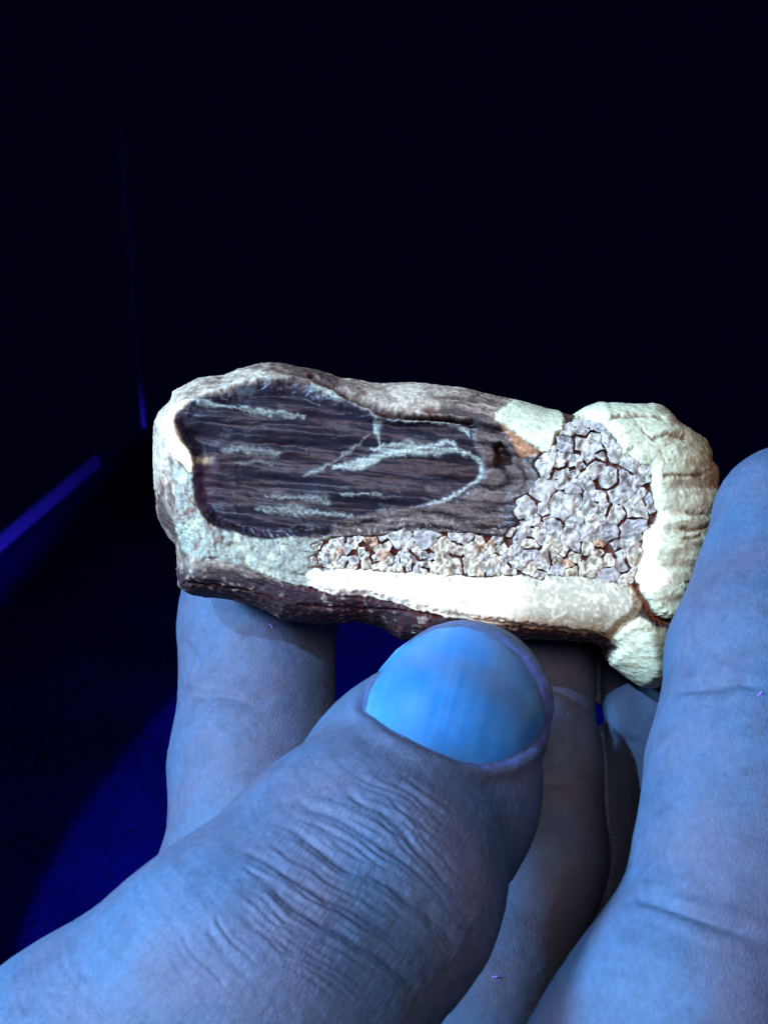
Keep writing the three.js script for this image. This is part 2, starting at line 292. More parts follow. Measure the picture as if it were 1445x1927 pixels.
function face(x, y, z) {                              // relief (mm), colour and kind of the stone at a point
  const u0 = CX + x / SF, v0 = CY - y / SF;
  const front = z + 1.2 * fbm(x * 0.8, y * 0.8, z * 0.8, 3) > ZC - 2 ? 1 : 0;   // where the minerals of this side end
  const wa = fbm(x * 0.9, y * 0.9, z * 0.9, 3), wb = fbm(x * 0.9 + 40, y * 0.9, z * 0.9 + 9, 3), wf = fbm(x * 3.2, y * 3.2, z * 3.2 + 3, 3), wg = fbm(x * 3.2 + 9, y * 3.2, z * 3.2 + 30, 3);
  const u = u0 + wa * 8 + wf * 3.5, v = v0 + wb * 6 + wg * 3.5;
  const fine = fbm(x * 5.5, y * 5.5, z * 5.5, 4), mid = fbm(x * 1.7, y * 1.7, z * 1.7 + 7, 4), grit = n3(x * 11, y * 11, z * 11);
  const flow = 0.09 * x + 0.25 * wa;                  // fibres run along the specimen
  const fib = fbm(x * 0.28 + 3, (y + flow) * 3.0, z * 1.2, 4), fib2 = fbm(x * 0.6, (y + flow) * 7.5, z * 2, 3);
  const lay = fbm(grid(x, y) * 1.5 + 0.8 * wa + z * 0.35, x * 0.13, y * 0.13, 4);
  let h = 0.10 * mid + 0.03 * fine + 0.34 * lay, id = 0;
  // bark and outer rind
  let k = clamp(0.5 + 1.0 * mid + 1.6 * lay + 0.5 * fine), c = C.bark.map((a, i) => mix(a, C.barkPale[i], k * 0.75));
  const lowBark = ss(1040, 1085, v - 0.10 * (u - 340)) * (1 - 0.55 * ss(0.12, 0.5, mid + 0.4 * fine)), dk = Math.max(lowBark, ss(0.06, 0.3, -lay + 0.25 * fine) * 0.8);
  c = c.map((a, i) => mix(a, C.barkDark[i], clamp(dk)));
  h += 0.10 * fib;
  const put = (col, t) => { c = c.map((a, i) => mix(a, col[i], t)); };
  const rusty = ss(0.14, 0.34, fbm(x * 1.3 + 20, y * 1.3, z * 1.3, 4)); put(C.rust, 0.35 * rusty);
  for (const l of barkCracks) { const d = ld(l, u, v)[0], t = Math.exp(-((d / 3) ** 2)); h -= 0.35 * t; put(C.rustDeep, 0.75 * t); }
  if (front > 0.02) {
    let d = sd(CHALK, u, v), t = ss(4, -4, d);
    if (t > 0.01) {
      const bl = cells(u / 17, v / 13), col = C.chalk.map((a, i) => mix(a, C.chalkDeep[i], clamp(0.3 + mid * 1.1 - 0.4 * fine + 0.25 * (bl[2] - 0.5))));
      put(col, t); h += t * (0.07 * ss(0, 0.22, bl[1]) + 0.10 * wf - 0.05); if (t > 0.5) id = 3;
      put(C.rust, t * 0.75 * ss(0.16, 0.3, fbm(x * 1.9 + 7, y * 1.9, 4, 4)) * ss(470, 380, u0));
      put(C.capBlue, t * 0.5 * ss(0.0, 0.4, wb + 0.3 * wg));
    }
    d = sd(WOOD, u, v); t = ss(3.5, -3.5, d);
    if (t > 0.01) {
      id = t > 0.5 ? 1 : id;
      const tone = clamp(0.5 + 1.1 * fib + 0.5 * mid), base = C.wood.map((a, i) => mix(mix(a, C.woodBrown[i], clamp(0.4 + wa * 1.2)), C.woodBlue[i], clamp(tone * 0.8)));
      put(base, t); h *= 1 - 0.75 * t; h += t * (-0.85 * ss(0, -22, d) - 0.15 + 0.10 * fib + 0.02 * fib2 + 0.62 * n3(x * 0.09 + 5, (y + flow) * 0.55, 2) + 0.22 * n3(x * 0.12 + 5, (y + flow) * 1.4, 7));
      put(C.black, t * 0.75 * ss(0.16, 0.42, -fib + 0.4 * fine));
      put(C.streak, t * 0.08 * ss(0.10, 0.34, fib + 0.3 * fine) * ss(-0.1, 0.25, wb));
      let e = sd(FIBRE, u, v), q = ss(7, -7, e) * t;
      if (q > 0.01) {
        const bend = (v - 905) * (1 - ss(640, 960, u)) + Math.hypot((u - 930) * 0.55, v - 900) * ss(640, 960, u), str = fbm(bend * 0.10, u * 0.012, 5, 4);
        put(C.fibre.map((a) => a * (1 + 1.3 * str + 0.5 * fine)), q * 0.92); h += q * (0.25 + 0.28 * str);
        put(C.black, q * 0.8 * ss(0.17, 0.34, -str)); put(C.barkPale, 0.4 * q * ss(0.15, 0.35, fine + 0.5 * str) * ss(960, 1000, v));
      }
      e = sd(MAUVE, u, v); put(C.mauve, t * 0.75 * ss(6, -8, e));
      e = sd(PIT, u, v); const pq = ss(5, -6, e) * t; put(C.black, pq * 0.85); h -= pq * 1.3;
      const sp = Math.exp(-(((u - 386) / 11) ** 2 + ((v - 867) / 6) ** 2)); put(C.veinCream, 0.9 * sp);
    }
    for (const [l, w, s, patch] of streaks) {
      const [d0, , al] = ld(l, u, v + 3 * wg), dd = d0 / clamp(0.9 + 0.7 * n3(x * 0.45, y * 0.45, w), 0.55, 1.5) / (0.55 + 0.45 * ss(0, 0.12, al) * ss(1, 0.85, al)); if (dd > w * 2.2) continue;
      const g = 0.5 + 0.5 * n3(x * 6, y * 9, 2 + z), tt = clamp(Math.exp(-(((dd + 3 * fine) / (w * 0.8)) ** 2) * 1.6) * 1.6) * s * (1 - patch * ss(0.2, 0.8, g + 0.6 * fine)) * clamp(0.85 + 0.9 * fib2 + 0.4 * fine);
      put(C.streak.map((a) => a * (0.92 + 0.5 * fine)), tt); h += 0.20 * tt;
    }
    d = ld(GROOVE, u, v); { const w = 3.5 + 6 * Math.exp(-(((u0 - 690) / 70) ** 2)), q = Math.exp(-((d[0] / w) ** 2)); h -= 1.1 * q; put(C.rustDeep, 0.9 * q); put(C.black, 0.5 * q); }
    d = sd(TAN, u, v); t = ss(4, -4, d); put(C.tan, 0.85 * t);
    d = sd(VEIN, u0 + wf * 3, v0 + wg * 3); t = ss(1.6, -1.6, d); if (t > 0.01) { put(C.vein.map((a, i) => mix(a, C.veinCream[i], clamp(ss(835, 880, v0) + 0.5 * mid - 0.1))), t); h += t * 0.35; if (t > 0.5) id = 2; }
    d = sd(BED, u0 + wf * 3, v0 + wg * 3); t = ss(3, -3, d);
    if (t > 0.01) { put(C.rust.map((a, i) => mix(a, C.rustDeep[i], clamp(0.5 + 1.4 * fine))), t); put(C.chalkDeep, 0.5 * t * ss(0, 0.3, mid)); h += t * (-0.55 + 0.3 * fine); if (t > 0.5) id = 4; }
    d = sd(WEDGE, u0 + wf * 6 + wa * 6, v0 + wg * 6); t = ss(4, -4, d);
    if (t > 0.01) { put(C.capBlue.map((a) => a * (1.08 + 0.35 * mid + 0.25 * fine)), t); h *= 1 - 0.8 * t; h += t * (0.12 + 0.03 * fine); if (t > 0.5) id = 8; }
    d = sd(BAND, u0 + wf * 5, v0 + wg * 5 + wb * 4); t = ss(2.4, -2.4, d);
    if (t > 0.01) {
      const right = ss(930, 1010, u0 + 60 * wf + 30 * fine), low = ss(1135, 1180, v0 - (u0 - 980) * 0.13 + 26 * mid) * right;
      const body = C.band.map((a, i) => mix(a, mix(C.bandBlue[i], C.bandYellow[i], low), clamp(right * (0.95 - 1.3 * wf)))); put(body, t);
      put(C.bandBlue, t * (1 - right) * 0.85 * ss(0.08, 0.34, mid + 0.4 * wf)); put(C.capBrown, t * 0.4 * right * ss(0.18, 0.4, mid) );
      h *= 1 - 0.85 * t; put(C.bandBlue, t * 0.55 * ss(0.15, 0.6, n3(x * 1.1, y * 0.22, 4) + 0.6 * fine)); h += t * (0.55 * ss(-1, -18, d) + 0.02 * wf + 0.004 * grit); if (t > 0.5) id = 5;
    }
  }
  {
    let d, t;
    d = sd(CAP, u0 + wf * 6, v0 + wg * 6); t = ss(2.5, -2.5, d);
    if (t > 0.01) {
      const bl = cells(u / 46 + 3, v / 30), kk = clamp(0.5 + 0.9 * wa + 0.6 * fine);
      put(C.cap.map((a, i) => mix(a, C.capBlue[i], kk)), t);
      const brown = ss(0.02, 0.32, mid + 0.4 * fib + 0.55 * ss(1262, 1315, u0) - 0.25); put(C.capBrown, t * 0.6 * brown); put(C.rust, t * 0.35 * ss(0.28, 0.5, -n3(x * 0.15, y * 1.15 + 0.3 * wa, z * 0.15) + 0.3 * fine) * ss(1235, 1285, u0 + 20 * wa));
      h *= 1 - 0.75 * t; h += t * (0.60 * ss(-1, -16, d) + 0.05 * ss(0, 0.35, bl[1]) + 0.05 * fib + 0.06 * wf + 0.34 * n3(x * 0.15, y * 1.15 + 0.3 * wa, z * 0.15) * ss(1225, 1275, u0 + 20 * wa) + 0.012 * grit);
       put(C.veinCream, 0.3 * t * ss(0.1, 0.35, wf));
      const shell = sd(WHITE_PATCH, u, v, 30); put(C.band, t * ss(4, -5, shell));
      for (const l of capCracks) { const q = Math.exp(-((ld(l, u, v + 4 * wb)[0] / 3.2) ** 2)) * t; h -= 0.28 * q; put(C.rust, 0.6 * q); put(C.black, 0.15 * q); }
      if (t > 0.5) id = 6;
    }
    d = sd(NODULE, u0 + wf * 4, v0 + wg * 4); t = ss(2.5, -2.5, d);
    if (t > 0.01) { put(C.cap.map((a, i) => mix(a, C.capBlue[i], clamp(0.45 + wa + fine))), t); h *= 1 - 0.75 * t; h += t * (0.5 * ss(-1, -14, d) + 0.07 * fib + 0.06 * wf); put(C.capBrown, t * 0.55 * ss(0.12, 0.3, fib)); if (t > 0.5) id = 7; }
    if (front) {
    d = ld(FISSURE, u, v); { const q = Math.exp(-((d[0] / 6) ** 2)); h -= 0.9 * q; put(C.rust, 0.95 * q); put(C.tan, 0.5 * q * ss(0.05, 0.3, fine)); }
    }
  }
  const g = 1 + (id === 1 ? 0.16 : 0.30) * fine + 0.06 * grit;
  out.h = h; out.id = id; out.c[0] = clamp(c[0] * g, 0.003, 0.95); out.c[1] = clamp(c[1] * g, 0.003, 0.95); out.c[2] = clamp(c[2] * g, 0.003, 0.95);
  return out;
}
{
  const stone = inHandFrame(new THREE.Group()); stone.name = 'mineral_specimen'; scene.add(stone);
  stone.userData = { label: 'fossil wood stone with white calcite bands held up in the fingers', category: 'mineral' };
  const b = OUT.box, m = surfaceNets(stoneSolid, [b[0] - 1.5, b[1] - 1.5, ZC - ZB - 1.5], [b[2] + 1.5, b[3] + 1.5, ZC + ZF + 1.5], 0.45);
  settle(m, stoneSolid);
  refine(m, (x, y, z) => z > ZC - 6); settle(m, stoneSolid, 1);
  refine(m, (x, y, z) => z > ZC - 3); settle(m, stoneSolid, 1);
  const pos = m.pos, n0 = normalsOf(pos, m.idx), nv = pos.length / 3, col = new Float32Array(nv * 3), ids = new Uint8Array(nv);
  for (let i = 0; i < nv; i++) {
    const o = face(pos[3 * i], pos[3 * i + 1], pos[3 * i + 2]);
    for (let a = 0; a < 3; a++) { pos[3 * i + a] += n0[3 * i + a] * o.h; col[3 * i + a] = o.c[a]; }
    ids[i] = o.id;
  }
  const nor = normalsOf(pos, m.idx), lists = IDS.map(() => []);
  for (let t = 0; t < m.idx.length; t += 3) { const a = ids[m.idx[t]], q = ids[m.idx[t + 1]], c = ids[m.idx[t + 2]]; lists[q === c ? q : a].push(m.idx[t], m.idx[t + 1], m.idx[t + 2]); }
  const rough = [0.62, 0.4, 0.5, 0.7, 0.85, 0.42, 0.38, 0.36, 0.45];
  const partLabel = { bark: 'grey brown fibrous bark-like rind', wood_core: 'dark purplish fossil wood grain with pale streaks', white_vein: 'glowing white vein curling round the wood', pale_rind: 'pale blue chalky crust', grain_bed: 'rusty cracked bed between pale grains', calcite_band: 'bright white calcite bar', end_cap: 'cream rounded end with fine cracks', nodule: 'cream knob below the rusty fissure', calcite_wedge: 'cream wedge' };
  lists.forEach((list, k) => {
    if (!list.length) return;
    const map = new Int32Array(nv).fill(-1), P = [], N = [], K = [], I = [];
    for (const q of list) { if (map[q] < 0) { map[q] = P.length / 3; for (let a = 0; a < 3; a++) { P.push(pos[3 * q + a]); N.push(nor[3 * q + a]); K.push(col[3 * q + a]); } } I.push(map[q]); }
    const part = mesh(IDS[k], geometry(P, N, K, I), new THREE.MeshPhysicalMaterial({ vertexColors: true, roughness: rough[k], specularIntensity: k === 0 ? 0.25 : k === 1 ? 0.4 : 0.6 }), stone);
    part.userData.label = partLabel[IDS[k]];
  });
  // loose looking grains that fill the pocket and the strip above the white bar: one mesh each
  const seeds = [];
  for (let tries = 0; tries < 12000 && seeds.length < 290; tries++) {
    const u = 560 + rnd() * 680, v = 780 + rnd() * 330; if (sd(BED, u, v) > -3) continue;
    const fineStrip = v > 1012 && u < 1000, gap = (v < 1015 ? 11 : fineStrip ? 9 : 11) + (fineStrip ? 12 : 30) * h2(Math.floor(u / 70 + 0.4 * n3(v * 0.02, 0, 1)), Math.floor(v / 60)) ** 1.5 + (fineStrip ? 5 : 7) * rnd();
    if (seeds.every((s) => Math.hypot(s[0] - u, (s[1] - v) * 1.15) > (gap + s[2]) * 0.5)) seeds.push([u, v, gap]);
  }
  const grainMats = [under(168, 200, 222), under(180, 214, 232), under(152, 180, 204), under(174, 202, 206), under(160, 158, 150), under(182, 216, 226)].map((c) => new THREE.MeshPhysicalMaterial({ color: new THREE.Color().setRGB(...c), vertexColors: true, roughness: 0.6, specularIntensity: 0.5 }));
  const frontZ = (x, y) => { let lo = ZC, hi = ZC + ZF + 0.5; for (let q = 0; q < 22; q++) { const z = (lo + hi) / 2; if (stoneSolid(x, y, z) < 0) lo = z; else hi = z; } return lo; };
  seeds.forEach(([sx, sy, gap], n) => {
    const R = Math.min(34, gap * 0.95); let poly = []; for (let k = 0; k < 16; k++) { const a = k / 16 * Math.PI * 2, q = R * (0.85 + 0.3 * h2(n, k)); poly.push([sx + q * Math.cos(a), sy + q * Math.sin(a)]); }
    const cut = (nx, ny, lim) => { const nw = []; for (let i = 0; i < poly.length; i++) { const A = poly[i], B = poly[(i + 1) % poly.length], a = (A[0] - sx) * nx + (A[1] - sy) * ny - lim, b2 = (B[0] - sx) * nx + (B[1] - sy) * ny - lim; if (a <= 0) nw.push(A); if ((a < 0) !== (b2 < 0)) { const t = a / (a - b2); nw.push([mix(A[0], B[0], t), mix(A[1], B[1], t)]); } } poly = nw; };
    for (const [qx, qy, qg] of seeds) {
      const dx = qx - sx, dy = qy - sy, d = Math.hypot(dx, dy); if (d < 0.1 || d > 80) continue;
      const cr = h2(Math.floor(sx + qx), Math.floor(sy + qy)), crack = cr < (sy > 1012 && sx < 1000 ? 0.84 : 0.74) ? -1.4 : 0.4 + 9 * (cr - 0.74) + (Math.hypot(sx - 1130, (sy - 890) * 1.2) < 60 ? 1.2 : 0);
      cut(dx / d, dy / d, d * gap / (gap + qg) - crack);
    }
    if (poly.length < 3 || (gap < 17 && h2(sy, sx) < 0.1)) return;
    // even points round the rim, roughened, then rings that rise steeply to an uneven, nearly flat top
    const K = 24, rim = []; let len = 0; const L2 = poly.map((p, i) => { const q = poly[(i + 1) % poly.length], l = Math.hypot(q[0] - p[0], q[1] - p[1]); len += l; return l; });
    for (let k = 0; k < K; k++) { let s = len * k / K, i = 0; while (s > L2[i] && i < L2.length - 1) s -= L2[i++]; const p = poly[i], q = poly[(i + 1) % poly.length], t = s / (L2[i] || 1); let e = [mix(p[0], q[0], t), mix(p[1], q[1], t)]; const over = sd(BED, e[0], e[1]) + 2; if (over > 0) { const w = 1 - Math.min(0.6, over / (Math.hypot(e[0] - sx, e[1] - sy) + 1)); e = [sx + (e[0] - sx) * w, sy + (e[1] - sy) * w]; } const jag = 1 + 0.16 * n3(e[0] * 0.33, e[1] * 0.33, n); rim.push([sx + (e[0] - sx) * jag, sy + (e[1] - sy) * jag]); }
    const P = [], K2 = [], I = [], tilt = [(rnd() - 0.5) * 0.012, (rnd() - 0.5) * 0.012], top = 0.09 * rnd() - 0.02 - (gap < 18 ? 0.05 : 0);
    const at = (u, v, dz) => {
      const x = (u - CX) * SF, y = (CY - v) * SF, z = frontZ(x, y), j = fbm(x * 1.6, y * 1.6, 2, 4), f2 = fbm(x * 4, y * 4, 3, 3);
      P.push(x, y, z + dz + j * 0.30 + f2 * 0.12); const t = clamp(0.95 + j * 0.7 + f2 * 1.3, 0.35, 1.3); K2.push(t, t, t * (1 + 0.2 * f2));
    };
    const rings = [[1.0, -1.2], [0.995, -0.10], [0.95, -0.01], [0.78, 0.0], [0.6, 0.0], [0.42, 0.0], [0.22, 0.0]];
    for (const [s, dz] of rings) for (let k = 0; k < K; k++) { const du = (rim[k][0] - sx) * s, dv = (rim[k][1] - sy) * s; at(sx + du, sy + dv, dz + (dz > -1 ? top + tilt[0] * du + tilt[1] * dv : 0)); }
    at(sx, sy, top);
    for (let r = 0; r + 1 < rings.length; r++) for (let k = 0; k < K; k++) { const a = r * K + k, b2 = r * K + (k + 1) % K, c = a + K, d = b2 + K; I.push(a, c, b2, b2, c, d); }
    const last = (rings.length - 1) * K, mid = rings.length * K; for (let k = 0; k < K; k++) I.push(last + k, mid, last + (k + 1) % K);
    const tx = h2(sx, sy), mi = sy > 1015 ? [0, 3, 2, 5, 3, 1, 3, 0, 4, 5][Math.floor(tx * 10)] : [0, 0, 1, 2, 0, 1, 2, 0][Math.floor(tx * 8)];
    mesh('grain', geometry(P, null, K2, I), grainMats[mi], stone);
  });
}

// ------------------------------------------------------------------ the hand
const J = (list) => list.map(([px, py, z, r]) => [...L(px, py, z), r]);
const THUMB = J([[876, 1328, 5, 8.2], [790, 1488, 18, 9.9], [672, 1668, 30, 11.0], [478, 1880, 37, 12.2], [215, 2090, 37, 13.0], [170, 2650, 22, 16]]);
const INDEX = J([[478, 960, -28, 7.6], [484, 1180, -21.5, 8.3], [484, 1300, -17.5, 7.9], [478, 1440, -13.5, 8.6], [476, 1585, -9.5, 8.3], [448, 1735, -6.5, 9.5], [440, 2000, -4, 10.5], [480, 2420, -10, 12]]);
const MIDDLE = J([[975, 1000, -29, 7.8], [976, 1250, -21.5, 8.1], [981, 1450, -15, 8.3], [972, 1610, -10, 9.0], [900, 1850, -4, 9.4], [830, 2150, -2, 10.6], [770, 2520, -12, 12]]);
const RING = J([[1275, 1020, -27, 7.4], [1276, 1290, -16.5, 7.7], [1282, 1392, -14, 7.2], [1260, 1500, -16, 8.0], [1252, 1680, -14.5, 8.9], [1222, 1900, -7, 9.2], [1090, 2200, 0, 10.5], [1010, 2560, -10, 11.5]]);
const LITTLE = J([[1490, 986, 8, 7.5], [1476, 1130, 13, 7.75], [1440, 1238, 18, 7.9], [1437, 1300, 20, 7.5], [1413, 1450, 24, 8.1], [1400, 1600, 28, 8.0], [1394, 1692, 30, 8.0], [1312, 1905, 34, 9.5], [1262, 2050, 34, 11.2], [1220, 2380, 14, 13]]);
const WRIST = [[-20, -116, 22, 15], [-6, -118, 20, 16], [6, -116, 22, 15]];
const PALM = [[INDEX[7], WRIST[0]], [MIDDLE[6], WRIST[1]], [RING[7], WRIST[2]], [LITTLE[9], WRIST[2]], [THUMB[5], WRIST[0]], [INDEX[7], MIDDLE[6]], [MIDDLE[6], RING[7]], [RING[7], LITTLE[9]], [WRIST[0], [-20, -138, 150, 22]], [WRIST[2], [8, -138, 150, 21]], [WRIST[1], [-6, -138, 150, 24]]];
const chain = (j) => j.slice(1).map((b, i) => [j[i], b]);
const capsule = ([a, b]) => { const ex = b[0] - a[0], ey = b[1] - a[1], ez = b[2] - a[2]; return { ax: a[0], ay: a[1], az: a[2], ex, ey, ez, q: 1 / (ex * ex + ey * ey + ez * ez), r: a[3], dr: b[3] - a[3], lo: [Math.min(a[0], b[0]), Math.min(a[1], b[1]), Math.min(a[2], b[2])], hi: [Math.max(a[0], b[0]), Math.max(a[1], b[1]), Math.max(a[2], b[2])], R: Math.max(a[3], b[3]) }; };
const smin = (a, b, k) => { const h = Math.max(k - Math.abs(a - b), 0) / k; return Math.min(a, b) - h * h * k * 0.25; };
const digits = [THUMB, INDEX, MIDDLE, RING, LITTLE].map((j) => chain(j).map(capsule)), palm = PALM.map(capsule);
function cap(c, x, y, z) { const px = x - c.ax, py = y - c.ay, pz = z - c.az, t = clamp((px * c.ex + py * c.ey + pz * c.ez) * c.q), dx = px - c.ex * t, dy = py - c.ey * t, dz = pz - c.ez * t; return Math.sqrt(dx * dx + dy * dy + dz * dz) - c.r - c.dr * t; }
function digitAt(i, x, y, z) { let d = 1e3; for (const c of digits[i]) { const e = cap(c, x, y, z); d = d > 900 ? e : smin(d, e, 3.0); } return d; }
function handSolid(x, y, z) {
  let d = 1e3, base = 1e3;
  for (const c of palm) { const e = cap(c, x, y, z); base = base > 900 ? e : smin(base, e, 7); }
  const low = ss(-52, -85, y);
  for (let i = 0; i < 5; i++) { const e = digitAt(i, x, y, z); d = smin(d, e, 0.5 + 6 * low); }
  return smin(d, base, 1 + 7 * low);
}
const whichDigit = (x, y, z) => { let b = 0, m = 1e9; for (let i = 0; i < 5; i++) { const e = digitAt(i, x, y, z); if (e < m) { m = e; b = i; } } return b; };
const px = (x, y, z) => [CX + x * F / (DIST - z), CY - y * F / (DIST - z)];
const NAIL = area([[684, 1338], [690, 1302], [712, 1258], [742, 1222], [780, 1195], [822, 1178], [866, 1174], [905, 1184], [945, 1206], [980, 1238], [1006, 1280], [1024, 1325], [1030, 1358], [1016, 1388], [985, 1415], [948, 1434], [905, 1441], [860, 1433], [800, 1408], [735, 1375]]);
const wrinkles = [                                    // creases of the thumb knuckle: [line, depth mm, half width px]
  [line([[549, 1511], [607, 1524], [645, 1541], [686, 1562], [721, 1589], [756, 1614], [787, 1638], [815, 1665]]), 0.42, 8],
  [line([[640, 1488], [669, 1500], [711, 1524], [745, 1555], [773, 1589], [808, 1624], [842, 1659], [862, 1690]]), 0.36, 7],
  [line([[652, 1461], [714, 1489], [763, 1520], [814, 1558]]), 0.18, 6],
  [line([[690, 1462], [740, 1485], [790, 1512], [850, 1560]]), 0.12, 6],
  [line([[494, 1536], [566, 1574], [618, 1607], [660, 1632], [693, 1646], [738, 1666], [773, 1693], [808, 1721], [842, 1752], [870, 1790]]), 0.58, 9],
  [line([[444, 1594], [483, 1613], [499, 1620], [538, 1643], [577, 1663], [613, 1688], [654, 1710], [704, 1738], [760, 1785]]), 0.40, 8],
  [line([[466, 1641], [521, 1677], [563, 1707], [604, 1738], [654, 1760], [700, 1788], [745, 1825], [790, 1862]]), 0.56, 9],
  [line([[494, 1718], [549, 1787], [591, 1815], [650, 1850]]), 0.16, 8], [line([[430, 1700], [500, 1752], [570, 1790], [640, 1822], [700, 1868]]), 0.2, 9],
  [line([[391, 1740], [420, 1795], [480, 1850]]), 0.15, 8], [line([[330, 1760], [370, 1820], [430, 1890]]), 0.12, 8], [line([[600, 1690], [650, 1730], [700, 1760]]), 0.15, 6], [line([[610, 1580], [660, 1602], [710, 1632], [750, 1655]]), 0.13, 6],
];
for (const [l, dp, hw] of wrinkles.slice()) for (const k of [-30, -16, 14, 28]) {   // finer lines between the deep ones
  const cut = Math.floor(h2(l[0][0], k) * 2), p = l.slice(cut).map(([x, y], i) => [x + k * 0.55 + 5 * (h2(x, k + i) - 0.5), y - k * 0.83 + 6 * (h2(y, k - i) - 0.5)]);
  if (p.length > 2) wrinkles.push([line(p), 0.11 + 0.08 * h2(k, l[0][1]), 4]);
}
const creases = [                                     // flexion creases of the fingers: [digit, line, depth, half width px]
  [1, line([[335, 1300], [400, 1310], [470, 1318], [560, 1312]]), 0.30, 10], [1, line([[330, 1325], [430, 1330], [520, 1335]]), 0.10, 9], [1, line([[325, 1588], [370, 1598], [440, 1600], [500, 1590]]), 0.35, 11], [1, line([[352, 1212], [368, 1240], [378, 1262]]), 0.22, 9],
  [4, line([[1260, 1302], [1285, 1296], [1330, 1288], [1390, 1286], [1460, 1292]]), 0.38, 10], [4, line([[1268, 1268], [1320, 1264], [1380, 1266]]), 0.10, 7], [4, line([[1190, 1688], [1240, 1700], [1300, 1722], [1370, 1748], [1460, 1770]]), 0.42, 12], [4, line([[1200, 1672], [1260, 1680], [1330, 1690]]), 0.12, 9],
  [3, line([[1135, 1384], [1165, 1392], [1210, 1398]]), 0.25, 9], [2, line([[1000, 1470], [1060, 1476], [1128, 1470]]), 0.2, 9],
];
function skinRelief(x, y, z, nz) {
  const [u, v] = px(x, y, z), w = whichDigit(x, y, z), facing = ss(0.0, 0.35, nz);
  let h = 0.05 * fbm(x * 1.1, y * 1.1, z * 1.1, 3) + 0.012 * n3(x * 3.6, y * 3.6, z * 3.6) + 0.006 * n3(x * 7.5, y * 7.5, z * 7.5);
  if (w === 0 && facing > 0) {
    for (const [l, dp, hw] of wrinkles) {
      const [d, side, t] = ld(l, u + 5 * n3(x * 0.6, y * 0.6, 3) + n3(x * 2.4, y * 2.4, 5), v + 5 * n3(x * 0.6, y * 0.6, 9) + n3(x * 2.4, y * 2.4, 15)); if (d > 38) continue;
      const e = ss(0, 0.16, t) * ss(1, 0.8, t) * facing;
      h += e * dp * 0.52 * (-Math.exp(-((d / hw) ** 2)) + 0.42 * Math.exp(-(((d - 2.2 * hw) / (1.6 * hw)) ** 2)) * (side > 0 ? 1 : 0.55));
    }
    const d = sd(NAIL, u, v, 70);
    if (d < 70) h += facing * (d < 0 ? -0.25 * ss(0, -10, d) : (0.42 * Math.exp(-(((d - 17) / 13) ** 2)) - 0.12 * Math.exp(-((d / 5) ** 2))) * ss(1185, 1290, v));
    
  }
  if (w === 0) { const s = 0.55 * x + 0.83 * y + 0.5 * fbm(x * 0.2, y * 0.2, z * 0.2, 2), q = 0.83 * x - 0.55 * y; h += facing * (0.030 * n3(s * 2.1, q * 0.22, 3) + 0.020 * n3(s * 4.3, q * 0.5, 8) + 0.012 * n3(q * 3.1, s * 0.5, 5)) * ss(-10, -20, y); }
  else h += 0.014 * n3(x * 0.3, y * 2.3, z * 0.3) + 0.010 * n3(x * 0.5 + 9, y * 4.6, z * 0.5) + 0.008 * n3(x * 3.4, y * 0.6, z * 3.4);
  for (const [dg, l, dp, hw] of creases) if (dg === w && facing > 0) { const [d, , t] = ld(l, u, v + 5 * n3(x * 0.7, y * 0.7, 4)); if (d < 38) h += facing * dp * ss(0, 0.06, t) * ss(1, 0.75, t) * (-Math.exp(-((d / hw) ** 2)) + 0.3 * Math.exp(-(((d - 2 * hw) / (1.5 * hw)) ** 2))); }
  return h;
}
